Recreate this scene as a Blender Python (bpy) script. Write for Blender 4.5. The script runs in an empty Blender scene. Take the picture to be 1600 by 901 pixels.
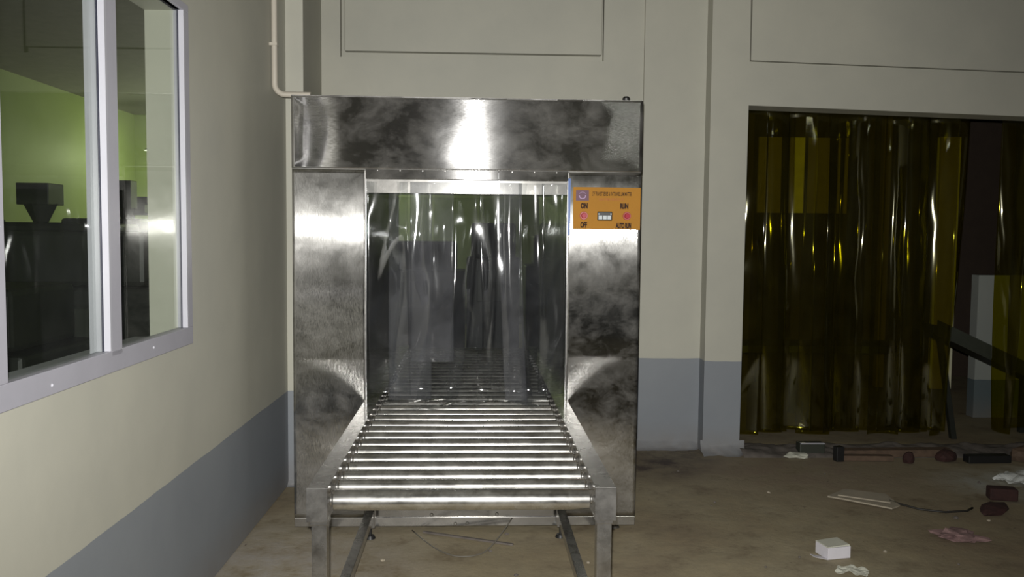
import bpy, bmesh, math, random
from mathutils import Vector, Matrix, noise
random.seed(7)
D = bpy.data
SC = bpy.context.scene
COL = SC.collection
R = math.radians

# ------------------------------------------------------------------ camera
cam = D.cameras.new('camera'); cam.sensor_width = 36.0; cam.lens = 1320 / 1600 * 36
cam.clip_start = .05; cam.clip_end = 100
co = D.objects.new('camera', cam); COL.objects.link(co); SC.camera = co
co.matrix_world = (Matrix.Translation((0, 0, 1.5)) @ Matrix.Rotation(R(-2.08), 4, 'Z')
                   @ Matrix.Rotation(R(90 - 3.64), 4, 'X') @ Matrix.Rotation(R(.55), 4, 'Z'))
# ------------------------------------------------------------------ world, lamps, exposure
w = D.worlds.new('night'); SC.world = w; w.use_nodes = True
w.node_tree.nodes['Background'].inputs[0].default_value = (.55, .6, .5, 1)
w.node_tree.nodes['Background'].inputs[1].default_value = .02
SC.view_settings.view_transform = 'Standard'; SC.view_settings.look = 'None'
SC.view_settings.exposure = 0; SC.view_settings.gamma = 1
SC.view_settings.use_curve_mapping = False


def lamp(name, kind, loc, power, color, **kw):
    l = D.lights.new(name, kind); l.energy = power; l.color = color
    for k, v in kw.items():
        setattr(l, k, v)
    o = D.objects.new(name, l); COL.objects.link(o); o.location = loc
    return o


# the camera's own flash, a small reflector beside the lens
fl = lamp('camera_flash', 'SPOT', (-.015, .0, 1.56), 760, (1, .985, .95), spot_size=R(104), spot_blend=1.0, shadow_soft_size=.012)
fl.rotation_euler = (R(90 - 1), 0, R(-2))
# weak ceiling lamp of this room, far behind the photographer
rl = lamp('room_lamp', 'AREA', (2.2, -2.2, 3.3), 13, (.92, .95, .85), shape='RECTANGLE', size=1.2, size_y=.3)
# hanging lamps of the hall behind the window, far off near its end wall
hl = lamp('hall_lamp', 'POINT', (-5.0, 13.1, 2.6), 22, (.9, 1, .62), shadow_soft_size=.09)
hl2 = lamp('hall_lamp', 'POINT', (-2.5, 13.0, 2.5), 95, (.88, 1, .58), shadow_soft_size=.09)


# ------------------------------------------------------------------ helpers
class MB:
    def __init__(s): s.b = bmesh.new()

    def box(s, x0, x1, y0, y1, z0, z1, bev=0):
        b = bmesh.new()
        bmesh.ops.create_cube(b, size=1)
        for v in b.verts:
            v.co = Vector(((x0 + x1) / 2 + v.co.x * (x1 - x0), (y0 + y1) / 2 + v.co.y * (y1 - y0), (z0 + z1) / 2 + v.co.z * (z1 - z0)))
        if bev: bmesh.ops.bevel(b, geom=b.edges[:], offset=bev, segments=2, affect='EDGES', profile=.5)
        return s._add(b)

    def _add(s, b, mat=None):
        if mat is not None: bmesh.ops.transform(b, matrix=mat, verts=b.verts[:])
        me = D.meshes.new('t'); b.to_mesh(me); b.free(); s.b.from_mesh(me); D.meshes.remove(me)
        return s

    def cyl(s, p0, p1, r0, r1=None, n=20, cap=True):
        p0 = Vector(p0); p1 = Vector(p1); d = p1 - p0
        b = bmesh.new()
        bmesh.ops.create_cone(b, cap_ends=cap, segments=n, radius1=r0, radius2=r0 if r1 is None else r1, depth=d.length)
        return s._add(b, Matrix.Translation((p0 + p1) / 2) @ d.to_track_quat('Z', 'Y').to_matrix().to_4x4())

    def poly(s, pts, y0, y1, axis='y'):
        """prism from an outline; axis y: pts are (x, z)."""
        def P(a, b_, d):
            return {'y': (a, d, b_), 'x': (d, a, b_), 'z': (a, b_, d)}[axis]
        f = [s.b.verts.new(P(a, c, y0)) for a, c in pts]; g = [s.b.verts.new(P(a, c, y1)) for a, c in pts]
        n = len(pts)
        s.b.faces.new(f); s.b.faces.new(g[::-1])
        for i in range(n): s.b.faces.new((f[i], g[i], g[(i + 1) % n], f[(i + 1) % n]))
        bmesh.ops.recalc_face_normals(s.b, faces=s.b.faces[:])
        return s

    def grid(s, nu, nv, fn):
        vs = [[s.b.verts.new(fn(i / nu, j / nv)) for i in range(nu + 1)] for j in range(nv + 1)]
        for j in range(nv):
            for i in range(nu): s.b.faces.new((vs[j][i], vs[j][i + 1], vs[j + 1][i + 1], vs[j + 1][i]))
        return s

    def tube(s, pts, r, n=10):
        pts = [Vector(p) for p in pts]; rings = []
        for i, p in enumerate(pts):
            t = (pts[min(i + 1, len(pts) - 1)] - pts[max(i - 1, 0)]).normalized()
            up = Vector((0, 0, 1)) if abs(t.z) < .95 else Vector((1, 0, 0))
            a = t.cross(up).normalized(); c = a.cross(t)
            rings.append([s.b.verts.new(p + (a * math.cos(k * 2 * math.pi / n) + c * math.sin(k * 2 * math.pi / n)) * r) for k in range(n)])
        for A, B in zip(rings, rings[1:]):
            for k in range(n): s.b.faces.new((A[k], A[(k + 1) % n], B[(k + 1) % n], B[k]))
        s.b.faces.new(rings[0][::-1]); s.b.faces.new(rings[-1])
        return s

    def build(s, name, mat, parent=None, smooth=False, solid=0):
        me = D.meshes.new(name); s.b.to_mesh(me); s.b.free()
        me.materials.append(mat)
        if smooth:
            for p in me.polygons: p.use_smooth = True
            if smooth == 'auto': me.set_sharp_from_angle(angle=R(35))
        o = D.objects.new(name, me); COL.objects.link(o)
        if parent is not None:
            o.parent = parent
            off = parent.get('off')
            if off:
                me.transform(Matrix.Translation(-Vector(off)))
        if solid:
            m = o.modifiers.new('thickness', 'SOLIDIFY'); m.thickness = solid; m.offset = 0
        return o


def tag(o, label=None, cat=None, group=None, kind=None):
    if label: o['label'] = label
    if cat: o['category'] = cat
    if group: o['group'] = group
    if kind: o['kind'] = kind
    return o


def empty(name, off, rz=0, label=None, cat=None, group=None, kind=None):
    """Empty at frame point `off` of a frame turned by rz about the world origin; its parts are written in frame coordinates."""
    o = D.objects.new(name, None); COL.objects.link(o)
    o.location = Matrix.Rotation(rz, 4, 'Z') @ Vector(off); o.rotation_euler = (0, 0, rz)
    o.empty_display_size = .1
    o['off'] = list(off)
    return tag(o, label, cat, group, kind)


def struct(o): o['kind'] = 'structure'; return o


def base(o):
    """move a one-mesh thing's origin to the middle of its foot"""
    vs = [v.co for v in o.data.vertices]
    c = Vector(((min(v.x for v in vs) + max(v.x for v in vs)) / 2, (min(v.y for v in vs) + max(v.y for v in vs)) / 2, min(v.z for v in vs)))
    o.data.transform(Matrix.Translation(-c)); o.location = c
    return o


# ------------------------------------------------------------------ materials
class NT:
    def __init__(s, name):
        s.m = D.materials.new(name); s.m.use_nodes = True; s.t = s.m.node_tree; s.n = s.t.nodes; s.l = s.t.links
        s.p = s.n['Principled BSDF']; s.out = s.n['Material Output']

    def add(s, typ, **kw):
        x = s.n.new(typ)
        for k, v in kw.items():
            if k[0] == 'i' and k[1:].isdigit(): x.inputs[int(k[1:])].default_value = v
            else: setattr(x, k, v)
        return x

    def link(s, a, b): s.l.new(a, b)

    def noise(s, scale, detail=4, rough=.6, vec=None, dist=0):
        x = s.add('ShaderNodeTexNoise'); x.inputs['Scale'].default_value = scale; x.inputs['Detail'].default_value = detail
        x.inputs['Roughness'].default_value = rough; x.inputs['Distortion'].default_value = dist
        if vec: s.link(vec, x.inputs['Vector'])
        return x

    def ramp(s, fac, stops):
        r = s.add('ShaderNodeValToRGB'); e = r.color_ramp.elements
        while len(e) < len(stops): e.new(.5)
        for k, (p, c) in enumerate(stops):
            e[k].position = p; e[k].color = c if len(c) == 4 else (*c, 1)
        s.link(fac, r.inputs[0]); return r

    def bump(s, h, strength, dist=.01):
        b = s.add('ShaderNodeBump'); b.inputs['Strength'].default_value = strength; b.inputs['Distance'].default_value = dist
        s.link(h, b.inputs['Height']); s.link(b.outputs[0], s.p.inputs['Normal']); return b

    def pos(s): return s.add('ShaderNodeNewGeometry').outputs['Position']

    def map(s, vec, scale):
        m = s.add('ShaderNodeMapping'); m.inputs['Scale'].default_value = scale; s.link(vec, m.inputs[0]); return m.outputs[0]


def mix(t, fac, a, b):
    m = t.add('ShaderNodeMix', data_type='RGBA')
    for sock, v in ((m.inputs[0], fac), (m.inputs[6], a), (m.inputs[7], b)):
        if isinstance(v, (int, float)): sock.default_value = v
        elif isinstance(v, tuple): sock.default_value = (*v, 1)
        else: t.link(v, sock)
    return m.outputs[2]


def plain(name, c, rough=.6, metal=0, var=.12, bump=.15, scale=8, emit=0):
    t = NT(name); n = t.noise(scale, 5, .65, t.pos())
    lo = tuple(x * (1 - var) for x in c); hi = tuple(min(1, x * (1 + var)) for x in c)
    r = t.ramp(n.outputs[0], [(.3, lo), (.7, hi)])
    t.link(r.outputs[0], t.p.inputs['Base Color']); t.p.inputs['Roughness'].default_value = rough; t.p.inputs['Metallic'].default_value = metal
    if bump: t.bump(n.outputs[0], bump, .004)
    if emit:
        t.link(r.outputs[0], t.p.inputs['Emission Color']); t.p.inputs['Emission Strength'].default_value = emit
    return t.m


CREAM = (.46, .455, .39); GREY = (.235, .255, .28)


def wall_paint(name, zc, upper=CREAM, lower=GREY, wob=.004):
    t = NT(name); pos = t.pos()
    sep = t.add('ShaderNodeSeparateXYZ'); t.link(pos, sep.inputs[0])
    n = t.noise(3.0, 3, .5, pos)
    a = t.add('ShaderNodeMath', operation='MULTIPLY_ADD'); t.link(n.outputs[0], a.inputs[0]); a.inputs[1].default_value = wob * 4
    t.link(sep.outputs[2], a.inputs[2])
    c = t.add('ShaderNodeMath', operation='GREATER_THAN'); t.link(a.outputs[0], c.inputs[0]); c.inputs[1].default_value = zc + wob * 2
    big = t.noise(1.3, 5, .6, pos)
    v = t.ramp(big.outputs[0], [(.3, (.9, .9, .9)), (.7, (1.05, 1.04, 1.02))])
    col = mix(t, c.outputs[0], lower, upper)
    mm = t.add('ShaderNodeMix', data_type='RGBA', blend_type='MULTIPLY'); mm.inputs[0].default_value = 1
    t.link(col, mm.inputs[6]); t.link(v.outputs[0], mm.inputs[7])
    # dirt from the ground up to about 25 cm
    dz = t.add('ShaderNodeMapRange'); t.link(sep.outputs[2], dz.inputs[0]); dz.inputs[1].default_value = .0; dz.inputs[2].default_value = .2
    dz.inputs[3].default_value = .75; dz.inputs[4].default_value = 0
    dn = t.noise(7, 4, .7, pos)
    dm = t.add('ShaderNodeMath', operation='MULTIPLY'); t.link(dz.outputs[0], dm.inputs[0]); t.link(dn.outputs[0], dm.inputs[1])
    t.link(mix(t, dm.outputs[0], mm.outputs[2], (.2, .165, .13)), t.p.inputs['Base Color'])
    t.p.inputs['Roughness'].default_value = .55
    fine = t.noise(60, 4, .6, pos)
    ad = t.add('ShaderNodeMath', operation='MULTIPLY_ADD'); t.link(fine.outputs[0], ad.inputs[0]); ad.inputs[1].default_value = .12; t.link(n.outputs[0], ad.inputs[2])
    t.bump(ad.outputs[0], .25, .01)
    return t.m


def steel(name, tangent=None, rough=.12, aniso=.92, color=(.5, .49, .47), broad=(.12, .5), rough_b=.42, smudge=2.2, micro=0, lines=None, dust=(.0, .0), dustc=(.34, .33, .31)):
    """polished sheet steel: a sharp lobe, mixed by grease and smudges with a broad one; `lines` stretches the brush marks"""
    t = NT(name); pos = t.pos()
    n = t.noise(smudge, 7, .62, pos, .6)
    n2 = t.noise(smudge * 4, 5, .6, pos, .4)
    m = t.add('ShaderNodeMath', operation='MULTIPLY_ADD'); t.link(n2.outputs[0], m.inputs[0]); m.inputs[1].default_value = .4; t.link(n.outputs[0], m.inputs[2])
    mr = t.add('ShaderNodeMapRange'); t.link(m.outputs[0], mr.inputs[0]); mr.inputs[1].default_value = .55; mr.inputs[2].default_value = .85
    mr.inputs[3].default_value = broad[0]; mr.inputs[4].default_value = broad[1]
    c = t.ramp(m.outputs[0], [(.5, tuple(x * .85 for x in color)), (.9, tuple(min(1, x * 1.2) for x in color))])
    p2 = t.n.new('ShaderNodeBsdfPrincipled')
    for p, rg in ((t.p, rough), (p2, rough_b)):
        t.link(c.outputs[0], p.inputs['Base Color']); p.inputs['Metallic'].default_value = 1; p.inputs['Roughness'].default_value = rg
    if tangent:
        cx = t.add('ShaderNodeCombineXYZ')
        for i in range(3): cx.inputs[i].default_value = tangent[i]
        for p, an in ((t.p, aniso), (p2, .97)):
            p.inputs['Anisotropic'].default_value = an; t.link(cx.outputs[0], p.inputs['Tangent'])
    if micro:
        # brush marks: fine grooves tilt the surface to and fro along the tangent
        bn = t.noise(1, 2, .6, t.map(pos, lines))
        k = t.add('ShaderNodeMath', operation='MULTIPLY_ADD'); t.link(bn.outputs[0], k.inputs[0]); k.inputs[1].default_value = micro; k.inputs[2].default_value = -micro * .5
        sc = t.add('ShaderNodeVectorMath', operation='SCALE'); sc.inputs[0].default_value = tangent; t.link(k.outputs[0], sc.inputs['Scale'])
        g = t.add('ShaderNodeNewGeometry')
        ad = t.add('ShaderNodeVectorMath', operation='ADD'); t.link(g.outputs['Normal'], ad.inputs[0]); t.link(sc.outputs[0], ad.inputs[1])
        nm = t.add('ShaderNodeVectorMath', operation='NORMALIZE'); t.link(ad.outputs[0], nm.inputs[0])
        t.link(nm.outputs[0], t.p.inputs['Normal'])
    ms = t.add('ShaderNodeMixShader'); t.link(mr.outputs[0], ms.inputs[0]); t.link(t.p.outputs[0], ms.inputs[1]); t.link(p2.outputs[0], ms.inputs[2])
    last = ms.outputs[0]
    if dust[1]:
        # film of dust and hand grease
        dn = t.noise(smudge * 1.9, 8, .66, t.map(pos, (1.2, 1.2, 1.7)), .35)
        dr = t.add('ShaderNodeMapRange'); t.link(dn.outputs[0], dr.inputs[0]); dr.inputs[1].default_value = .42; dr.inputs[2].default_value = .68
        dr.inputs[3].default_value = dust[0]; dr.inputs[4].default_value = dust[1]
        df = t.add('ShaderNodeBsdfDiffuse'); df.inputs[0].default_value = (*dustc, 1)
        md = t.add('ShaderNodeMixShader'); t.link(dr.outputs[0], md.inputs[0]); t.link(last, md.inputs[1]); t.link(df.outputs[0], md.inputs[2])
        last = md.outputs[0]
    t.link(last, t.out.inputs[0])
    return t.m


def clear_sheet(name, tint, haze=.05, hazec=(.5, .52, .54), ior=1.45, rough=.05, film=0.0):
    """thin clear plastic or glass: tinted see-through, Fresnel gloss, a trace of surface haze"""
    t = NT(name); t.n.remove(t.p)
    tr = t.add('ShaderNodeBsdfTransparent'); tr.inputs[0].default_value = (*tint, 1)
    df = t.add('ShaderNodeBsdfDiffuse'); df.inputs[0].default_value = (*hazec, 1)
    gl = t.add('ShaderNodeBsdfGlossy'); gl.inputs['Roughness'].default_value = rough; gl.inputs[0].default_value = (1, 1, 1, 1)
    # Schlick's reflectance from the angle alone, the same on both faces of the thin sheet
    f0 = ((ior - 1) / (ior + 1)) ** 2
    g = t.add('ShaderNodeNewGeometry')
    dt = t.add('ShaderNodeVectorMath', operation='DOT_PRODUCT'); t.link(g.outputs['Incoming'], dt.inputs[0]); t.link(g.outputs['Normal'], dt.inputs[1])
    ab = t.add('ShaderNodeMath', operation='ABSOLUTE'); t.link(dt.outputs['Value'], ab.inputs[0])
    om = t.add('ShaderNodeMath', operation='SUBTRACT'); om.inputs[0].default_value = 1; om.use_clamp = True; t.link(ab.outputs[0], om.inputs[1])
    pw5 = t.add('ShaderNodeMath', operation='POWER'); t.link(om.outputs[0], pw5.inputs[0]); pw5.inputs[1].default_value = 5
    fr = t.add('ShaderNodeMath', operation='MULTIPLY_ADD'); t.link(pw5.outputs[0], fr.inputs[0]); fr.inputs[1].default_value = 1 - f0; fr.inputs[2].default_value = f0
    n = t.noise(5, 5, .65, t.pos(), .5)
    hz = t.add('ShaderNodeMapRange'); t.link(n.outputs[0], hz.inputs[0]); hz.inputs[1].default_value = .3; hz.inputs[2].default_value = .75
    hz.inputs[3].default_value = haze * .4; hz.inputs[4].default_value = haze * 1.5
    m1 = t.add('ShaderNodeMixShader'); t.link(hz.outputs[0], m1.inputs[0]); t.link(tr.outputs[0], m1.inputs[1]); t.link(df.outputs[0], m1.inputs[2])
    m2 = t.add('ShaderNodeMixShader'); t.link(fr.outputs[0], m2.inputs[0]); t.link(m1.outputs[0], m2.inputs[1]); t.link(gl.outputs[0], m2.inputs[2])
    if film:
        b = t.add('ShaderNodeBump'); b.inputs['Strength'].default_value = film; b.inputs['Distance'].default_value = .01
        n3 = t.noise(9, 3, .5, t.map(t.pos(), (1, 1, .45)), 1.0); t.link(n3.outputs[0], b.inputs['Height'])
        t.link(b.outputs[0], gl.inputs['Normal'])
    t.link(m2.outputs[0], t.out.inputs[0])
    return t.m


def floor_mat():
    t = NT('dirty_concrete'); pos = t.pos()
    a = t.noise(.9, 6, .65, pos, .3); b = t.noise(5, 6, .7, pos); c = t.noise(38, 4, .7, pos)
    r1 = t.ramp(a.outputs[0], [(.25, (.21, .16, .105)), (.5, (.285, .24, .155)), (.75, (.36, .315, .215))])
    r2 = t.ramp(b.outputs[0], [(.28, (.62, .57, .55)), (.45, (.95, .95, .95)), (.7, (1.12, 1.1, 1.06))])
    m = t.add('ShaderNodeMix', data_type='RGBA', blend_type='MULTIPLY'); m.inputs[0].default_value = 1
    t.link(r1.outputs[0], m.inputs[6]); t.link(r2.outputs[0], m.inputs[7])
    # pale cement dust by left pillar and doorway, a brown tone, and shade right of the machine painted as dark patches
    out = m.outputs[2]
    for (x, y, rad, col, amt) in ((-1.0, 3.6, 1.0, (.34, .32, .3), .8), (3.15, 5.0, .42, (.42, .42, .38), .95), (3.55, 5.1, .35, (.6, .62, .58), 1.2), (2.2, 5.3, 1.0, (.19, .135, .115), .55), (1.15, 5.45, .5, (.07, .05, .04), 1.1), (1.45, 5.75, .35, (.07, .055, .045), .8)):
        sb = t.add('ShaderNodeVectorMath', operation='DISTANCE'); t.link(pos, sb.inputs[0]); sb.inputs[1].default_value = (x, y, 0)
        mr = t.add('ShaderNodeMapRange'); t.link(sb.outputs['Value'], mr.inputs[0]); mr.inputs[1].default_value = rad; mr.inputs[2].default_value = rad * .2
        mr.inputs[3].default_value = 0; mr.inputs[4].default_value = amt
        mp = t.add('ShaderNodeMath', operation='MULTIPLY'); t.link(mr.outputs[0], mp.inputs[0])
        nn = t.ramp(b.outputs[0], [(.35, (0, 0, 0)), (.6, (1, 1, 1))]); t.link(nn.outputs[0], mp.inputs[1])
        out = mix(t, mp.outputs[0], out, col)
    # small stains
    v = t.noise(11, 3, .8, pos, 1.5); sp = t.ramp(v.outputs[0], [(.66, (0, 0, 0)), (.74, (.7, .7, .7))])
    out = mix(t, sp.outputs[0], out, (.085, .055, .04))
    t.link(out, t.p.inputs['Base Color']); t.p.inputs['Roughness'].default_value = .7
    s = t.add('ShaderNodeMath', operation='MULTIPLY_ADD'); t.link(c.outputs[0], s.inputs[0]); s.inputs[1].default_value = .2; t.link(b.outputs[0], s.inputs[2])
    t.bump(s.outputs[0], .5, .012)
    return t.m


M = {}
M['floor'] = floor_mat()
M['wall_left'] = wall_paint('cream_over_grey_paint', .567)
M['wall_back'] = wall_paint('cream_over_grey_paint_back', .642)
M['hall_wall'] = wall_paint('green_wall_paint', .3, (.36, .42, .2), (.1, .12, .08))
M['next_wall'] = wall_paint('pale_grey_over_blue_grey', .32, (.3, .32, .3), (.11, .14, .15))
M['dark_wall'] = plain('shade_brown_plaster', (.045, .03, .02), .8)  # gloom of the next room put into its wall colour
M['ceiling'] = plain('ceiling_plaster', (.2, .19, .16), .8)
M['frame'] = plain('grey_painted_aluminium', (.36, .355, .4), .4, var=.04, bump=.05)
M['frame_white'] = plain('pale_aluminium', (.4, .4, .44), .35, var=.03, bump=.03)
M['gasket'] = plain('black_rubber', (.012, .014, .03), .5)
M['glass'] = clear_sheet('window_glass', (.93, .95, .93), .004, (.5, .52, .5), 1.2, .01)
M['steel_h'] = steel('steel_brushed_sideways', (0, 0, 1), .085, .95, (.46, .455, .45), (.01, .10), .24, 2.2, .55, (60, 60, 3500), (.04, .28))
M['steel_v'] = steel('steel_brushed_upright', (1, 0, 0), .085, .95, (.4, .395, .38), (.03, .14), .3, 4, 1.5, (3500, 60, 60), (.01, .2))
M['steel'] = steel('polished_steel', None, .13, 0, (.42, .41, .39), (.08, .3), dust=(.02, .12))
M['steel_in'] = steel('dull_inner_steel', None, .14, 0, (.3, .3, .3), (.1, .3))
M['roller'] = steel('roller_steel', None, .18, 0, (.52, .51, .485), (.06, .4), .36, 6, dust=(.02, .14), dustc=(.4, .4, .37))
M['rail'] = steel('rail_steel', None, .17, 0, (.4, .39, .375), (.12, .4), .4, 5, dust=(.02, .12))
M['pvc'] = clear_sheet('clear_pvc', (.92, .925, .925), .018, (.34, .35, .38), 1.45, .05, .05)
M['pvc_hazy'] = clear_sheet('scuffed_clear_pvc', (.87, .875, .88), .085, (.34, .345, .37), 1.45, .06, .05)
M['amber'] = clear_sheet('amber_pvc', (.78, .75, .2), .05, (.1, .088, .02), 1.42, .05, .02)
M['orange'] = plain('orange_sticker', (.33, .145, .006), .75, var=.05, bump=0)
M['ink'] = plain('dark_brown_ink', (.03, .012, .006), .9, bump=0)
M['ink2'] = plain('faded_brown_ink', (.35, .1, .01), .6, bump=0)
M['purple'] = plain('purple_ink', (.075, .012, .04), .5, bump=0)
M['lilac'] = plain('lilac_ink', (.3, .19, .32), .5, bump=0)
M['red'] = plain('red_plastic', (.33, .02, .04), .25, bump=0)
M['ring'] = plain('pink_bezel', (.34, .06, .05), .35, bump=0)
M['black'] = plain('black_plastic', (.012, .012, .012), .45)
M['white'] = plain('white_digits', (.42, .46, .48), .4, bump=0)
M['film'] = plain('blue_film', (.03, .09, .28), .3)
M['pipe'] = plain('cream_plastic_pipe', (.5, .46, .39), .4, var=.04)
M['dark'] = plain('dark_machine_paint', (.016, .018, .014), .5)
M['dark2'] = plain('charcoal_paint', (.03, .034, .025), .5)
M['brown'] = plain('worn_timber', (.1, .065, .042), .8, var=.3, scale=20)
M['card'] = plain('brown_cardboard', (.33, .29, .22), .8, var=.12)
M['paper'] = plain('white_card', (.62, .6, .64), .7, var=.04)
M['paper2'] = plain('crumpled_paper', (.5, .5, .42), .8, var=.1)
M['brick'] = plain('dark_red_block', (.034, .012, .01), .85, var=.3, scale=25)
M['rag'] = plain('faded_pink_rag', (.2, .125, .12), .95, var=.3, scale=30)
M['cable'] = plain('black_cable', (.02, .018, .015), .6)
M['wire'] = plain('grey_wire', (.13, .12, .1), .5)
M['foil'] = plain('crumpled_film', (.7, .72, .7), .25, var=.1)
M['cement'] = plain('rough_cement', (.115, .1, .088), .9, var=.3, scale=14, bump=.6)
M['pale'] = plain('pale_board', (.8, .78, .55), .7)

# ------------------------------------------------------------------ setting
H = 3.4
LW = R(-.56)     # left wall frame: x across, y along


def floor_fn(u, v):
    x = -7 + 14 * u; y = -4 + 19 * v
    z = noise.noise(Vector((x * .8, y * .8, 3))) * .004 - .004
    return (x, y, z)


struct(MB().grid(100, 130, floor_fn).build('floor', M['floor'], smooth=True))
struct(MB().box(-7, 7, -4, 15, H, H + .1).build('ceiling', M['ceiling']))
WX = -1.19; WT = .14
W0, W1, WZ0, WZ1 = 2.03, 3.375, 1.057, 2.375      # window frame outline
wl = empty('wall_left', (WX, 2, 0), LW, kind='structure')
m = MB()
m.box(WX - WT, WX, -4, W0 + .03, 0, H).box(WX - WT, WX, W1 - .045, 5.95, 0, H)
m.box(WX - WT, WX, W0 + .03, W1 - .045, 0, WZ0 + .03).box(WX - WT, WX, W0 + .03, W1 - .045, WZ1 - .03, H)
m.build('wall_surface', M['wall_left'], wl)

# corner pillar, back wall with the hole the machine passes through
pl = MB().poly([(-1.30, 5.0), (-1.04, 5.0), (-1.105, 5.93), (-1.30, 5.93)], 0, H, 'z').build('wall_corner_pillar', M['wall_left'])
struct(pl)
wb = empty('wall_back', (0, 5.9, 0), 0, kind='structure')
Y = 5.9
m = MB()
px0, px1, pz = -.975, .832, 2.702
m.box(-1.3, -.67, Y, Y + .15, 0, pz).box(.6, 1.12, Y, Y + .15, 0, pz).box(-.67, .6, Y, Y + .15, 1.95, pz)
m.box(-1.3, px0, Y, Y + .15, pz, H).box(px1, 1.12, Y, Y + .15, pz, H)
m.box(px0, px1, Y + .06, Y + .15, pz, H)
m.build('wall_surface', M['wall_back'], wb)
m = MB()
m.box(px0 + .028, px1 - .012, Y - .0, Y + .06, pz + .042, H, .006)
tag(m.build('infill_panel', M['wall_back'], wb))
MB().box(1.112, 1.56, Y - .025, Y + .15, 0, H, .008).build('pier', M['wall_back'], wb)
# right block with doorway; its lintel sags to the right
YB = 5.745
m = MB()
m.poly([(1.545, 0), (1.803, 0), (1.805, 2.392), (1.805, 2.672), (1.80, H), (1.545, H)], YB, YB + .2)
m.poly([(1.805, 2.392), (3.72, 2.345), (6.8, 2.27), (6.8, 2.55), (3.72, 2.625), (1.805, 2.672)], YB, YB + .2)
m.box(4.25, 6.8, YB, YB + .2, 0, 2.3)
m.poly([(1.80, 2.665), (6.8, 2.545), (6.8, H), (1.80, H)], YB + .04, YB + .2)
m.build('doorway_block', M['wall_back'], wb)
MB().poly([(1.812, 2.692), (6.75, 2.575), (6.75, H), (1.812, H)], YB - .004, YB + .04).build('infill_panel', M['wall_back'], wb)


# cement fillet, rough, along the foot of pier and block
def fillet(x0, x1, y, hh, dd, sd):
    def fn(u, v):
        x = x0 + (x1 - x0) * u
        n = noise.noise(Vector((x * 6, sd, v * 2))) * .5 + noise.noise(Vector((x * 21, sd, v * 5))) * .2
        k = v * v; e = min(1, (x1 - x) / .06); e = max(.03, e) ** .5
        return (x, y - dd * e * (1 - v) ** 1.6 * (1 + n), (hh * k) * (1 + n * .6) - .006 * (1 - v))
    return MB().grid(30, 8, fn)


fillet(1.53, 1.84, YB + .004, .085, .13, 1).build('trim_1', M['wall_back'], smooth=True)
fillet(.85, 1.55, Y - .02, .07, .1, 5).build('trim_2', M['wall_back'], smooth=True)
fillet(-1.19, -1.0, 5.005, .05, .07, 9).build('trim_3', M['wall_left'], smooth=True)
for n_ in ('trim_1', 'trim_2', 'trim_3'): struct(D.objects[n_])

# outer shell
for nm, b in (('wall_right', (6.8, 6.95, -4, 6)), ('wall_front', (-1.3, 6.9, -4.15, -4))):
    struct(MB().box(b[0], b[1], b[2], b[3], 0, H).build(nm, M['wall_back']))
for nm, b in (('wall_hall_left', (-5.85, -5.7, -4, 14.2)), ('wall_hall_end', (-5.85, 1.5, 14.2, 14.35)), ('wall_hall_front', (-5.85, -1.3, -4.15, -4))):
    struct(MB().box(b[0], b[1], b[2], b[3], 0, H).build(nm, M['hall_wall']))
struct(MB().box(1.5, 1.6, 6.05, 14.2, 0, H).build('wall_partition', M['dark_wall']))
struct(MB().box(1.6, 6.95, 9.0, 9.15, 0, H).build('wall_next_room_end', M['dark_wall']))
struct(MB().box(6.8, 6.95, 6, 9.0, 0, H).build('wall_next_room_right', M['next_wall']))
# short return wall in the next room, pale over blue grey
struct(MB().box(4.15, 5.6, 6.9, 7.0, 0, 1.2).build('wall_next_room_return', M['next_wall']))

# ------------------------------------------------------------------ window 1
wn = empty('window_1', (WX, 2.7, WZ0), LW, kind='structure')
wn['label'] = 'grey aluminium window of two panes set in the left wall'
o_ = .012
m = MB()
m.box(WX - .03, WX + o_, W0, W1, WZ0, WZ0 + .068, .002)
m.box(WX - .03, WX + o_, W0, W1, WZ1 - .03, WZ1, .002)
m.box(WX - .03, WX + o_, W1 - .048, W1, WZ0 + .068, WZ1 - .03, .002)
m.box(WX - .03, WX + o_, W0, W0 + .055, WZ0 + .068, WZ1 - .03, .002)
m.build('frame', M['frame'], wn)
MB().box(WX - .03, WX + o_, 2.655, 2.73, WZ0 + .05, WZ1 - .03, .002).build('mullion', M['frame'], wn)
for (a, b) in ((W0 + .055, 2.655), (2.73, W1 - .048)):
    # bead facing the flash at each pane's far side, its brightness put into a paler colour, with the black gasket in front of the glass
    MB().box(WX - .007, WX + .0135, b - .012, b + .001, WZ0 + .069, WZ1 - .031).build('bead', M['frame_white'], wn)
    MB().box(WX - .013, WX - .0065, b - .015, b + .001, WZ0 + .068, WZ1 - .03).build('gasket', M['gasket'], wn)
    MB().box(WX - .012, WX - .008, a, b - .01, WZ0 + .06, WZ1 - .025).build('pane', M['glass'], wn)
MB().box(WX - .052, WX - .013, 2.645, 2.70, WZ0 + .03, WZ1 - .03).build('rear_stile', M['frame'], wn)
for s_, z_ in ((2.29, 1.083), (2.98, 1.093)):
    MB().cyl((WX + o_, s_, z_), (WX + o_ + .004, s_, z_), .006, .003, 10).build('screw', M['frame_white'], wn)
MB().box(WX - .2, WX - .03, W0 + .03, W1 - .046, WZ0 + .0, WZ0 + .031).build('inner_sill', M['frame'], wn)

# ------------------------------------------------------------------ conduit
def arc(c, r, a0, a1, ax, n=8):
    return [(c[0] + r * math.cos(a0 + (a1 - a0) * k / n), c[1], c[2] + r * math.sin(a0 + (a1 - a0) * k / n)) for k in range(n + 1)]


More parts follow.
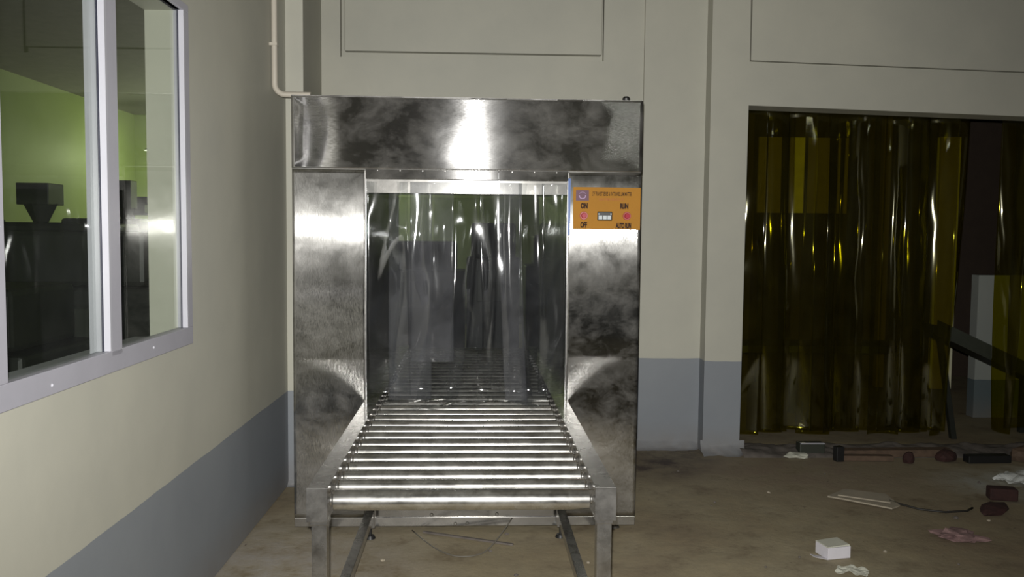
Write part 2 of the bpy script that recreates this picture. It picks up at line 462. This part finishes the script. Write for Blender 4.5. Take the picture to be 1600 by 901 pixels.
pts = [(-1.122, 4.66, 3.39), (-1.122, 4.66, 2.31)] + arc((-1.065, 4.66, 2.30), .057, math.pi, 1.5 * math.pi, 'y') + [(-.93, 4.66, 2.243)]
cd = empty('conduit_pipe', (-1.122, 4.66, 2.225), 0, 'cream plastic pipe running down the left wall at the corner and bending towards the machine', 'pipe')
MB().tube(pts, .016, 12).build('pipe', M['pipe'], cd, 'auto')
for z_ in (2.5, 3.1):
    MB().box(-1.146, -1.104, 4.64, 4.68, z_, z_ + .015).build('clip', M['pipe'], cd)

# ------------------------------------------------------------------ machine
MR = R(.52)
mc = empty('tunnel_machine', (-.03, 4.2, 0), MR, 'large stainless steel tunnel machine with clear strip curtain against the back wall', 'machine')
U0, U1, I0, I1, V0, V1, Z0, Z1, ZI = -.892, .832, -.534, .465, 4.2, 6.02, .028, 2.166, 1.764
for a, b in ((U0 + .004, I0), (I1, U1 - .004)):
    MB().box(a, b, V0 + .004, 5.85, Z0 + .046, 1.81).build('side_cabinet', M['steel'], mc)
m = MB().box(U0 + .004, U1 - .004, V0 + .004, 5.85, 1.812, Z1 - .003); m.build('top_cabinet', M['steel'], mc)
# lining of the tunnel
MB().box(I0, I0 + .003, V0 + .01, V1, .3, ZI + .04).build('inner_wall', M['steel_in'], mc)
MB().box(I1 - .003, I1, V0 + .01, V1, .3, ZI + .04).build('inner_wall', M['steel_in'], mc)
MB().box(I0, I1, V0 + .02, V1, ZI + .01, ZI + .045).build('inner_roof', M['steel_in'], mc)
MB().box(I0, I1, V0 + .01, V1, .3, .31).build('inner_floor', M['steel_in'], mc)


def sheet(u0, u1, z0, z1, v, amp, seed, nx=60, nz=50, th=.003, edge=.006):
    """bent sheet-metal skin: gentle waves, dished edges"""
    def fn(a, b):
        u = u0 + (u1 - u0) * a; z = z0 + (z1 - z0) * b
        e = min(a * (u1 - u0), (1 - a) * (u1 - u0), b * (z1 - z0), (1 - b) * (z1 - z0)); e = min(1, e / .05)
        d = noise.noise(Vector((u * 1.7, z * 2.4, seed))) * amp + noise.noise(Vector((u * 5, z * 4, seed + 7))) * amp * .22
        return (u, v - .0015 - d * e - .001, z)
    return MB().grid(nx, nz, fn)


hp = sheet(U0, U1, 1.816, Z1, V0, .0045, 2.0, 110, 40).build('header_panel', M['steel_h'], mc, True, .003)
lp = sheet(U0 + .002, I0, Z0 + .048, 1.812, V0, .0012, 5.0, 24, 90).build('side_panel', M['steel_v'], mc, True, .003)
rp = sheet(I1, U1 - .003, Z0 + .048, 1.812, V0, .0018, 9.0, 24, 90).build('side_panel', M['steel_v'], mc, True, .003)
# rolled edges of the skins
for (u, z0, z1) in ((I0 - .002, Z0 + .05, 1.81), (I1 + .002, Z0 + .05, 1.81)):
    MB().box(u - .003, u + .003, V0 - .006, V0 + .02, z0, z1, .0015).build('edge_trim', M['rail'], mc)
MB().box(U0, U1, V0 - .004, V0 + .01, Z1 - .004, Z1 + .002).build('edge_trim', M['rail'], mc)
MB().box(I1 - .0005, I1 + .012, V0 - .0085, V0 - .0065, 1.5, 1.78).build('protective_film', M['film'], mc)
# header lip in two lengths, joint at u .12
for a, b in ((I0, .118), (.120, I1)):
    MB().box(a, b, V0 - .007, V0 + .012, ZI + .004, 1.815, .002).build('header_lip', M['steel_h'], mc)
for k in range(9):
    u = I0 + .06 + k * .11
    MB().cyl((u, V0 - .007, 1.808), (u, V0 - .010, 1.808), .005, .003, 8).build('rivet', M['rail'], mc)
# clamp bar for the strips
MB().box(I0 + .003, I1 - .003, V0 + .022, V0 + .03, 1.7, ZI + .004, .001).build('curtain_bar', M['steel'], mc)
# plinth and apron
MB().box(U0 + .003, U1 - .003, V0 - .004, V0 + .03, Z0, .074, .002).build('plinth', M['steel'], mc)
MB().box(I0 + .002, I1 - .002, V0 + .003, V0 + .012, .075, .58).build('apron', M['steel'], mc)
for u, z in ((-.205, .085), (.125, .086), (-.085, .04), (-.025, .042)):
    MB().cyl((u, V0 - .005 if z < .07 else V0 + .003, z), (u, V0 - .008 if z < .07 else V0, z), .009, .006, 12).build('bolt', M['steel'], mc)
MB().box(U0 + .003, U1 - .003, 5.80, 5.83, Z0, .074).build('plinth', M['steel'], mc)
for u, v in ((U0 + .1, 4.25), (U1 - .1, 4.25), (U0 + .1, 5.75), (U1 - .1, 5.75)):
    MB().cyl((u, v, 0), (u, v, .012), .03, .022).cyl((u, v, .01), (u, v, .05), .008).build('foot', M['rail'], mc)
# knob on the roof at right, gland for the conduit at left
MB().cyl((.758, 4.26, Z1), (.758, 4.26, Z1 + .02), .018, .02, 16).cyl((.758, 4.26, Z1 + .02), (.758, 4.26, Z1 + .03), .02, .012, 16).build('cable_gland', M['black'], mc)


def pvc_strip(name, u0, wd_, zt, path_bend, seed, v, parent, mat, amp=.005, arch=.0, twist=0, zb=.67, lean=0, nx=18, nz=110, curl=.0, curlr=.07, narrow=0, yaw=0):
    """one hanging strip. arch: bowing across its width; curl: length that rolls over at the foot"""
    L = zt - zb - (curlr if curl else 0) + curl
    def fn(a, b):
        s = b * L
        x = (a - .5) * wd_ * (1 - narrow * b)
        d = arch * (1 - (2 * a - 1) ** 2)
        t = b ** 1.5
        wv = noise.noise(Vector((x * 7 + s * 1.2 + seed, s * 1.7 + seed * 3, seed))) * amp * 2.4 * min(1, b * 6)
        wv += noise.noise(Vector((x * 15 + s * 4 + seed, s * 2.5, seed * 2))) * amp * .35 * min(1, b * 5)
        wv += math.sin((x * 1.3 + s * .6) * 14 + seed * 5) * amp * .5 * min(1, b * 4)
        dep = d + wv + path_bend * b * b
        ang = yaw + twist * t
        X = x * math.cos(ang) - dep * math.sin(ang); Dp = x * math.sin(ang) + dep * math.cos(ang)
        straight = L - curl
        if s <= straight: z = zt - s; cu = 0
        else:                                   # quarter turn, then lying forward on the rollers
            q = (s - straight) / curlr
            if q < 1.57: z = zt - straight - math.sin(q) * curlr; cu = (1 - math.cos(q)) * curlr
            else: cu = curlr + (s - straight - 1.57 * curlr); z = zt - straight - curlr + .004 + .006 * (1 + math.sin(x * 30 + seed)) * min(1, (q - 1.57)); X += lean * 1.2 * (q - 1.57) ** 2 * .3
        return (u0 + X + lean * b * b, v - Dp - cu, z)
    return MB().grid(nx, nz, fn).build(name, mat, parent, True, .002)


# front row and rear row, overlapping; some strips are scuffed and hazier
#     u centre, width, v offset, bend, arch, twist, foot z, lean, curl, hazy
CS = [(-.432, .205, .012, 0, -.014, .05, .70, .02, 0, 0), (-.208, .215, .010, -.02, .022, .10, .86, .0, 0, 1), (.012, .215, .012, .03, -.016, -.25, .672, -.06, .30, 0),
      (.180, .11, .010, .03, .014, .15, .672, .05, .2, 1), (.285, .13, .012, .0, -.01, -.1, .672, .03, .14, 0), (.398, .125, .012, 0, .012, -.05, .70, -.01, 0, 0),
      (-.318, .215, .042, -.02, .012, .04, .672, .0, .12, 1), (-.09, .215, .042, 0, -.014, -.35, .672, -.12, .22, 0), (.13, .215, .044, .03, .012, .3, .672, .08, .1, 0), (.345, .21, .042, -.03, -.012, -.3, .672, .02, 0, 0)]
for i, (u, w_, dv, bd, ar, tw, zb_, ln, cl, hz_) in enumerate(CS):
    pvc_strip('curtain_strip', u, w_, 1.755, bd, i * 3.1 + 1, V0 + dv, mc, M['pvc_hazy' if hz_ else 'pvc'], .006, ar, tw, zb=zb_, lean=ln, curl=cl, curlr=.06)
# far curtain at the other mouth
for i in range(5):
    pvc_strip('curtain_strip', I0 + .1 + i * .2, .21, 1.755, 0, i * 4.4 + 40, V1 - .04 + .012 * (i % 2), mc, M['pvc'], .005, .01, .1 * (-1) ** i, zb=.68, nx=8, nz=50)

# control board
cb = MB().box(.490, .826, V0 - .011, V0 - .0075, 1.530, 1.739, .001).build('control_board', M['orange'], mc)
cb['label'] = 'orange control board with two red buttons and a counter'


def text(s, u, z, size, mat, sx=1.0, bold=.0, name='lettering'):
    cu = D.curves.new('t', 'FONT'); cu.body = s; cu.size = size; cu.align_x = 'CENTER'; cu.align_y = 'CENTER'; cu.extrude = .0004; cu.offset = bold
    to = D.objects.new('t', cu); COL.objects.link(to)
    bpy.context.view_layer.update()
    me = D.meshes.new_from_object(to.evaluated_get(bpy.context.evaluated_depsgraph_get()))
    D.objects.remove(to)
    me.transform(Matrix.Translation((u, V0 - .0113, z)) @ Matrix.Rotation(R(90), 4, 'X') @ Matrix.Diagonal((sx, 1, 1, 1)))
    me.materials.clear(); me.materials.append(mat)
    o = D.objects.new(name, me); COL.objects.link(o); o.parent = cb
    me.transform(Matrix.Translation(-Vector(mc['off'])))
    return o


cb['off'] = list(mc['off'])
bx, bz = .492, 1.737    # top left of board; board is 105 x 68 px of 3.2 mm


def bp(px, py): return bx + (px - 896) * .00322, bz - (py - 292.5) * .00316


text('LTF TRANSIT SERIES & UV TUNNEL LAM MATTER', .5 * (bp(922, 0)[0] + bp(988, 0)[0]), bp(0, 302.5)[1], .028, M['ink'], .325, .0003)
text('CLEAN SYSTEMS & SERVICES CO., LTD', .5 * (bp(928, 0)[0] + bp(981, 0)[0]), bp(0, 311)[1], .017, M['ink2'], .43, .0002)
for s_, px, py, k in (('ON', 912.5, 321.5, .62), ('OFF', 912, 351.5, .52), ('RUN', 974.5, 321.5, .56), ('AUTO RUN', 974, 352, .42)):
    u, z = bp(px, py); text(s_, u, z, .035, M['ink'], k, .0024)
u, z = bp(909.5, 305)
MB().box(u - .032, u + .032, V0 - .0118, V0 - .0105, z - .026, z + .026).build('logo', M['purple'], cb)


def ringarc(u, z, r, wdt, a0, a1, v, n=24, sq=1):
    m = MB(); b = m.b; prev = None
    for k in range(n + 1):
        a = a0 + (a1 - a0) * k / n; q = []
        for rr in (r, r - wdt):
            for vv in (v, v + .001): q.append(b.verts.new((u + math.cos(a) * rr, vv, z + math.sin(a) * rr * sq)))
        if prev:
            b.faces.new((prev[0], q[0], q[2], prev[2])); b.faces.new((prev[1], prev[3], q[3], q[1]))
            b.faces.new((prev[0], prev[1], q[1], q[0])); b.faces.new((prev[2], q[2], q[3], prev[3]))
        prev = q
    return m


ringarc(u, z, .018, .005, R(180), R(370), V0 - .0126).build('logo_mark', M['lilac'], cb)
ringarc(u, z + .004, .017, .002, R(20), R(160), V0 - .0126, sq=.8).build('logo_mark', M['lilac'], cb)
for px in (912, 979):
    u, z = bp(px, 336.5)
    MB().cyl((u, V0 - .011, z), (u, V0 - .016, z), .021, .019, 24).build('button_bezel', M['ring'], cb, 'auto')
    MB().cyl((u, V0 - .016, z), (u, V0 - .026, z), .014, .011, 24).build('button', M['red'], cb, 'auto')
u, z = bp(944.5, 337)
MB().box(u - .037, u + .037, V0 - .016, V0 - .011, z - .022, z + .022, .003).build('counter_housing', M['black'], cb)
for k in range(3):
    uu = u - .022 + k * .022
    MB().box(uu - .009, uu + .009, V0 - .0175, V0 - .016, z - .016, z + .003, .001).build('digit', M['white'], cb)
for k in (-1, 1):
    MB().box(u + k * .03 - .003, u + k * .03 + .003, V0 - .0175, V0 - .016, z + .007, z + .013).build('counter_clip', M['white'], cb)

# ------------------------------------------------------------------ conveyor
cv = empty('roller_conveyor', (-.03, 2.75, 0), MR, 'stainless roller conveyor running out of the tunnel machine towards the viewer', 'conveyor')
CA, CB_ = 2.70, 6.3
ZR = .667
for (a, b, sgn) in ((-.541, -.474, 1), (.408, .477, -1)):
    m = MB()
    m.box(a, b, CA + .04, CB_, ZR - .004, ZR, .001)                       # top flange
    o1 = (a, a + .004) if sgn > 0 else (b - .004, b)
    m.box(o1[0], o1[1], CA + .04, CB_, ZR - .11, ZR - .002)
    i1 = (b - .004, b) if sgn > 0 else (a, a + .004)
    m.box(i1[0], i1[1], CA + .04, CB_, ZR - .11, ZR - .002)
    m.build('side_rail', M['rail'], cv)
    MB().box(a - .001, b + .001, CA + .035, CA + .04, ZR - .112, ZR + .001, .001).build('end_cap', M['rail'], cv)
PIT = .1165
roller_first = None
v = CA + .055; k = 0
ZA = ZR - .010 - .0345


def roller_parts(v, rad):
    ZA = ZR - .010 - rad
    r = MB().cyl((-.453, v, ZA), (.387, v, ZA), rad, n=40).build('roller', M['roller'], cv, 'auto')
    s1 = MB().cyl((-.476, v, ZA), (.410, v, ZA), .008, n=10)
    s1.cyl((-.464, v, ZA), (-.459, v, ZA), .021, n=18).cyl((.393, v, ZA), (.397, v, ZA), .017, n=18)
    s1.cyl((-.4735, v, ZA), (-.4695, v, ZA), .014, n=6).cyl((.4035, v, ZA), (.4075, v, ZA), .014, n=6)
    r['off'] = list(cv['off'])
    s1.build('shaft', M['rail'], r, 'auto')
    return r


roller_parts(v, .034)['label'] = 'front roller, thicker than the others'
r0 = roller_parts(v + PIT, .0255)
while True:
    k += 1; vv = k * PIT
    if v + PIT + vv > CB_ - .05: break
    c = r0.copy(); COL.objects.link(c); c.parent = cv; c.location = (0, vv, 0)
    for ch in r0.children:
        d = ch.copy(); COL.objects.link(d); d.parent = c
for (a, b) in ((-.527, -.477), (.416, .466)):
    MB().box(a, b, CA + .045, CA + .095, .04, ZR - .11, .002).build('leg', M['rail'], cv)
    MB().box(a - .004, b + .004, CA + .040, CA + .1, ZR - .125, ZR - .11, .002).build('leg_socket', M['rail'], cv)
    MB().box(a + .005, b - .0, 4.09, 4.135, .055, ZR - .11, .002).build('leg', M['rail'], cv)
    MB().cyl(((a + b) / 2, CA + .07, 0), ((a + b) / 2, CA + .07, .012), .03, .02).cyl(((a + b) / 2, CA + .07, .01), ((a + b) / 2, CA + .07, .045), .008).build('foot', M['black'], cv)
    MB().cyl(((a + b) / 2, 4.11, 0), ((a + b) / 2, 4.11, .014), .027, .02).cyl(((a + b) / 2, 4.11, .01), ((a + b) / 2, 4.11, .06), .008).build('foot', M['black'], cv)
    MB().box(a + .004, b - .004, CA + .095, 4.09, .10, .142, .002).build('tie_bar', M['rail'], cv)
for (a, b) in ((-.527, -.477), (.416, .466)):
    MB().box(a, b, 6.18, 6.23, .04, ZR - .11, .002).build('leg', M['rail'], cv)
    MB().cyl(((a + b) / 2, 6.205, 0), ((a + b) / 2, 6.205, .045), .025, .018).build('foot', M['black'], cv)

# ------------------------------------------------------------------ amber strip curtain in the doorway
ac = empty('strip_curtain', (2.9, 5.9, 0), 0, 'amber plastic strip curtain hanging in the doorway at right', 'curtain')
MB().box(1.7, 4.34, 5.95, 5.962, 2.44, 2.5, .002).build('hanging_rail', M['dark2'], ac)
#      x centre, width, arch, twist, lean, narrow, layer
st = [(1.90, .22, -.012, -.3, -.01, 0, .42), (2.07, .22, .045, .25, .0, 0, .1), (2.26, .21, .014, .1, .02, 0, .30), (2.43, .21, .02, .2, 0, 0, 0), (2.60, .21, -.03, -.25, 0, 0, 0),
      (2.77, .22, .05, .2, .0, 0, .2), (2.93, .20, -.05, -.3, .01, 0, .3), (3.10, .21, .05, .25, 0.0, 0, .1), (3.28, .22, .02, .15, -.02, 0, .42), (3.40, .19, .03, -.75, -.06, .1, 0),
      (3.83, .17, .02, 1.3, -.01, .2, 0), (3.97, .2, -.03, -.1, .0, 0, 0), (4.15, .2, .03, .1, .0, 0, 0)]
for i, (x, w_, ar, tw, ln, nr, yw) in enumerate(st):
    pvc_strip('curtain_strip', x, w_ + .03, 2.49, 0, i * 5.7 + 3, 6.0 + .03 * (i % 2), ac, M['amber'], .003, ar, tw, zb=.07 + .02 * (i % 3), lean=ln, narrow=nr, yaw=yw)
for i, x in enumerate((2.15, 2.52, 2.69, 3.02, 3.2)):
    pvc_strip('curtain_strip', x, .2, 2.49, 0, i * 3.3 + 77, 6.07, ac, M['amber'], .005, .02 * (-1) ** i, .15 * (-1) ** i, zb=.08)

# ------------------------------------------------------------------ next room
nx = empty('lit_patch_board', (2.6, 8.6, 0), 0, 'pale board standing in for a lit wall section behind the amber strips at their left', 'board')  # added board: its pale colour paints a lit patch of the next room
MB().box(2.82, 3.75, 8.6, 8.63, 1.75, 2.52).build('board', M['pale'], nx)
for x in (2.86, 3.69):
    MB().box(x, x + .03, 8.63, 8.66, .0, 2.5).build('post', M['dark'], nx)
MB().box(3.3, 3.33, 8.595, 8.6, 1.75, 2.52).build('joint', M['dark'], nx)
tag(base(MB().box(4.50, 4.70, 8.2, 8.3, 0, 2.5, .01).build('white_post', M['pale'])), 'pale upright post seen through the amber strips right of centre', 'post')
tag(base(MB().box(3.98, 4.06, 8.3, 8.38, 0, 2.75, .01).build('timber_post', M['card'])), 'thin brown upright post behind the middle of the amber curtain', 'post')
ch = empty('sloping_chute', (3.6, 6.2, 0), 0, 'dark sloping chute on one thin leg behind the right end of the amber curtain', 'chute')
m = MB()
m.poly([(3.38, .86), (4.35, .42), (4.35, .35), (3.38, .79)], 6.12, 6.42).build('tray', M['dark'], ch)
MB().poly([(3.38, .9), (4.35, .46), (4.35, .35), (3.38, .79)], 6.10, 6.12).build('tray_side', M['dark2'], ch)
MB().poly([(3.40, .80), (3.44, .78), (3.58, 0), (3.54, 0)], 6.14, 6.18).build('leg', M['dark'], ch)
MB().poly([(4.2, .45), (4.24, .43), (4.24, 0), (4.20, 0)], 6.35, 6.39).build('leg', M['dark'], ch)
tb = empty('low_bench', (2.5, 6.9, 0), 0, 'long dark bench behind the lower half of the amber curtain', 'bench')
MB().box(1.75, 3.6, 6.75, 7.15, .56, .62, .006).build('bench_top', M['dark2'], tb)
for x in (1.8, 2.65, 3.5):
    MB().box(x, x + .05, 6.78, 6.83, 0, .56).build('leg', M['dark'], tb)
    MB().box(x, x + .05, 7.07, 7.12, 0, .56).build('leg', M['dark'], tb)

# ------------------------------------------------------------------ hall behind the window and the tunnel
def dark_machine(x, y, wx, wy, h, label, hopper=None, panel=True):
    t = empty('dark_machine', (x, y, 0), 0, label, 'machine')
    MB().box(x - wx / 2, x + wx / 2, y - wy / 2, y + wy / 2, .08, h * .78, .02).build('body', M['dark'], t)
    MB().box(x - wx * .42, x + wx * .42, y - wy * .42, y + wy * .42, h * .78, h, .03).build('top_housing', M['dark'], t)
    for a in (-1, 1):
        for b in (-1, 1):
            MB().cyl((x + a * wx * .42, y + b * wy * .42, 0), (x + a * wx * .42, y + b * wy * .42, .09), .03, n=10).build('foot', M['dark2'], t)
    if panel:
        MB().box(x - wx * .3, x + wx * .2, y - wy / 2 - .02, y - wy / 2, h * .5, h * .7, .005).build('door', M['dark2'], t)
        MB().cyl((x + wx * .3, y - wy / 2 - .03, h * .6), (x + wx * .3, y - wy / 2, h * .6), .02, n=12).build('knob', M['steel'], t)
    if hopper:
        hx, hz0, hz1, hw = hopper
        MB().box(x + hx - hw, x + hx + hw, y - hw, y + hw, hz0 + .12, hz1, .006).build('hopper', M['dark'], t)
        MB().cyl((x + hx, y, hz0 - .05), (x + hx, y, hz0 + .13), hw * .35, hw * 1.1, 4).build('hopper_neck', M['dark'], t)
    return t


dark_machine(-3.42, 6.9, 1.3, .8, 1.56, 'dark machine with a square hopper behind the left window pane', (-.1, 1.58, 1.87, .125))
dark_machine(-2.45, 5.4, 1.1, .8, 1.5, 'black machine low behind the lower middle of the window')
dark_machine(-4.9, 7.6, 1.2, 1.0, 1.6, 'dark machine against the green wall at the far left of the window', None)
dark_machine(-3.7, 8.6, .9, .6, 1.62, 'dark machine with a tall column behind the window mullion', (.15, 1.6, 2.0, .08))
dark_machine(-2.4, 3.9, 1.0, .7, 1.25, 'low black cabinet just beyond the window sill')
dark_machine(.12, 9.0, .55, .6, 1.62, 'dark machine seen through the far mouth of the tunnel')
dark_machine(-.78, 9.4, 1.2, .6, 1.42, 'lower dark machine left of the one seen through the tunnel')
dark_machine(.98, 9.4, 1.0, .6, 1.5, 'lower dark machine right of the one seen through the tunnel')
rk = empty('shelf_rack', (-3.75, 9.6, 0), 0, 'dark open shelf rack seen through the right window pane', 'rack')
for x in (-4.0, -3.3):
    for y in (9.45, 9.85): MB().box(x, x + .025, y, y + .025, 0, 1.7).build('post', M['dark'], rk)
for z in (.5, .9, 1.3, 1.46, 1.68): MB().box(-4.0, -3.28, 9.45, 9.87, z, z + .02).build('shelf', M['dark'], rk)
tag(base(MB().box(-3.9, -3.72, 9.5, 9.7, 1.7, 1.8, .005).box(-3.84, -3.7, 9.52, 9.68, 1.8, 1.88, .005).build('carton', M['dark2'])), 'small dark carton on top of the shelf rack', 'box')
# hall lamp fittings: a shade on a rod above each bulb
for o, where in ((hl, 'nearer the green side wall'), (hl2, 'before the middle of the end wall')):
    x, y, z = o.location
    t = empty('pendant_lamp', (x, y, z), 0, 'pendant lamp hanging in the hall, ' + where, 'lamp')
    MB().cyl((x, y, z + .12), (x, y, z + .2), .12, .03, 20).build('lamp_shade', M['frame_white'], t)
    MB().cyl((x, y, z + .2), (x, y, 3.4), .01, n=8).build('rod', M['dark2'], t)
x, y, z = rl.location
tag(MB().box(x - .6, x + .6, y - .15, y + .15, 3.32, 3.399, .005).build('ceiling_lamp', M['frame_white']), 'ceiling lamp fitting of this room, behind the viewer', 'lamp')

# ------------------------------------------------------------------ things on the floor
def lump(cx, cy, cz, sx, sy, sz, seed, mat, name, label, cat, rz=0, sub=2, rough=.25, group=None):
    b = MB(); bmesh.ops.create_icosphere(b.b, subdivisions=sub, radius=1)
    for v in b.b.verts:
        n = 1 + rough * noise.noise(v.co * 1.7 + Vector((seed, 0, 0)))
        v.co = Vector((v.co.x * sx * n, v.co.y * sy * n, max(0, v.co.z * sz * n + sz * .55)))
    o = b.build(name, mat); o.location = (cx, cy, cz); o.rotation_euler = (0, 0, rz)
    return tag(o, label, cat, group)


def block(name, cx, cy, cz, sx, sy, sz, rz, mat, label, cat, bev=.004, tilt=0, group=None):
    o = MB().box(-sx / 2, sx / 2, -sy / 2, sy / 2, 0, sz, bev).build(name, mat)
    o.location = (cx, cy, cz); o.rotation_euler = (0, tilt, R(rz))
    return tag(o, label, cat, group)


# white open carton
bxo = empty('white_box', (0, 0, 0), 0, 'small open white card box with one flap out on the floor at lower right', 'box')
MB().box(-.058, .062, -.05, .05, 0, .055, .001).build('body', M['paper'], bxo)
MB().poly([(-.058, .0), (-.13, .02), (-.13, .0225), (-.058, .003)], -.05, -.015).build('flap', M['paper'], bxo)
MB().poly([(-.06, .0558), (.062, .0558), (.058, .064), (-.055, .0585)], -.045, .05).build('lid', M['paper2'], bxo)
bxo.location = (1.672, 3.86, 0); bxo.rotation_euler = (0, 0, R(12))


def scrap(x0, x1, y0, y1, hgt, seed, n=14):
    def fn(a, b):
        x = x0 + (x1 - x0) * a; y = y0 + (y1 - y0) * b
        k = noise.noise(Vector((a * 3 + seed, b * 3, seed)))
        return (x + .02 * noise.noise(Vector((b * 4, seed, 1))), y + .02 * noise.noise(Vector((a * 4, seed, 2))), .003 + hgt * abs(k) + hgt * .5 * max(0, 1 - abs(a - .4) * 4))
    return MB().grid(n, n, fn)


o = scrap(-.065, .065, -.045, .045, .02, 3.3).build('paper_scrap', M['paper2'], None, False, .001); o.location = (1.675, 3.655, 0); o.rotation_euler = (0, 0, R(-25))
tag(o, 'small crumpled scrap of off white paper in front of the white box', 'paper')
cs = MB()
cs.poly([(-.17, .07), (-.10, .02), (.10, -.15), (.17, -.10), (.19, .11), (-.02, .20)], .004, .012, 'z')
cs.poly([(-.12, .05), (.12, -.09), (.17, .06), (-.02, .16)], .018, .025, 'z')
o = cs.build('cardboard_sheet', M['card']); o.location = (2.18, 4.66, 0)
tag(o, 'flat torn piece of brown cardboard on the floor before the doorway', 'cardboard')
cp = [(2.33, 4.66, .008), (2.36, 4.6, .008), (2.43, 4.5, .008), (2.55, 4.45, .008), (2.68, 4.47, .008), (2.74, 4.52, .008)]
tag(base(MB().tube(cp, .006, 8).build('cable', M['cable'], smooth=True)), 'thin dark cable curving right from the cardboard sheet', 'cable')
block('brick', 3.02, 4.70, 0, .15, .08, .07, -14, M['brick'], 'dark red broken block at the right edge of the floor', 'block', .008)
lump(2.84, 4.48, 0, .12, .06, .03, 4, M['brick'], 'rubble', 'small dark lump of rubble left of the dark red block', 'rubble', R(35))
lump(2.41, 4.08, 0, .1, .07, .025, 8, M['rag'], 'rag', 'faded pink crumpled rag lying on the floor at lower right', 'cloth', R(-20), 3, .8)
o = scrap(-.2, .2, -.17, .17, .06, 9.1, 26).build('plastic_sheet', M['foil'], None, False, .001); o.location = (3.45, 5.03, 0); o.rotation_euler = (0, 0, R(30))
tag(o, 'crumpled pale plastic film on the cement dust at the right edge', 'plastic')
# things across the foot of the doorway
sb = empty('metal_channel', (2.29, 5.70, 0), 0, 'short dark metal channel with its edge glint as a pale strip at the left foot of the doorway', 'channel')
MB().box(2.20, 2.375, 5.66, 5.74, 0, .085, .004).build('body', M['dark2'], sb)
MB().box(2.205, 2.37, 5.652, 5.68, .083, .089).build('edge', M['frame_white'], sb)  # glint on the upper edge, put in as a paler strip
lump(2.17, 5.63, 0, .08, .05, .02, 5, M['paper2'], 'plaster_lump', 'small pale lump of plaster left of the metal channel', 'rubble', 0, 2, .6)
block('black_block', 2.385 + .03, 5.53, 0, .055, .05, .1, 8, M['black'], 'small upright black block right of the metal channel', 'block')
block('timber', 2.86, 5.66, 0, .8, .09, .05, 1.5, M['brown'], 'long worn brown timber lying along the doorway foot', 'timber', .006)
block('timber', 2.62, 5.55, 0, .34, .06, .035, -3, M['brown'], 'short thin timber in front of the long one', 'timber', .005)
lump(2.87, 5.48, 0, .04, .035, .05, 12, M['brick'], 'stone', 'small dark stone before the long timber', 'rubble', 0)
lump(3.16, 5.54, 0, .08, .06, .05, 15, M['brick'], 'rubble', 'dark brown lump of rubble left of the black bar', 'rubble', .3)
block('black_bar', 3.42, 5.50, 0, .3, .07, .05, 2, M['black'], 'black flat bar on the floor at the right of the doorway', 'bar')
lump(3.75, 5.55, 0, .14, .08, .07, 18, M['brown'], 'rubble', 'brown lump of rubble at the right end of the black bar', 'rubble', 0)
# threshold of broken cement
def thr(u, v):
    x = 1.8 + 2.5 * u; y = 5.62 + .36 * v
    return (x, y, -.004 + math.sin(v * math.pi) ** .6 * (.035 + .03 * noise.noise(Vector((x * 5, y * 8, 1))) + .012 * noise.noise(Vector((x * 18, y * 18, 1)))))
struct(MB().grid(120, 20, thr).build('trim_4', M['cement'], smooth=True))
# bits of grit
for i in range(26):
    if i < 14: x, y = random.uniform(1.15, 3.6), random.uniform(3.6, 5.55)
    elif i < 20: x, y = random.uniform(3.0, 3.6), random.uniform(4.8, 5.3)
    else: x, y = random.uniform(-.9, .7), random.uniform(3.6, 4.15)
    s = random.uniform(.006, .014)
    lump(x, y, 0, s, s * .8, s * .6, i, M['cement'] if i % 5 else M['card'], 'pebble', ('tiny loose chip on the bare floor between machine and doorway' if i < 14 else 'tiny loose chip on the pale cement dust at far right' if i < 20 else 'tiny loose chip on the floor under the conveyor'), 'rubble', 0, 1, .5, 'loose chips ' + ('before the doorway' if i < 14 else 'on the cement dust' if i < 20 else 'under the conveyor'))
# wire and stick under the conveyor
wp = []
for k in range(25):
    a = k / 24
    x = -.34 + a * .50; y = 4.20 - math.sin(a * math.pi) * .30 - a * .1
    wp.append((x, y, .004 + max(0, (a - .72)) ** 1.3 * .5))
tag(base(MB().tube(wp, .003, 6).build('wire', M['wire'], smooth=True)), 'thin grey wire sagging in a curve under the conveyor', 'wire')
o = MB().box(-.24, .24, -.008, .008, 0, .008, .001).build('stick', M['cement']); o.location = (-.06, 4.09, 0); o.rotation_euler = (0, 0, R(-22))
tag(o, 'thin dark stick lying on the floor under the conveyor', 'stick')
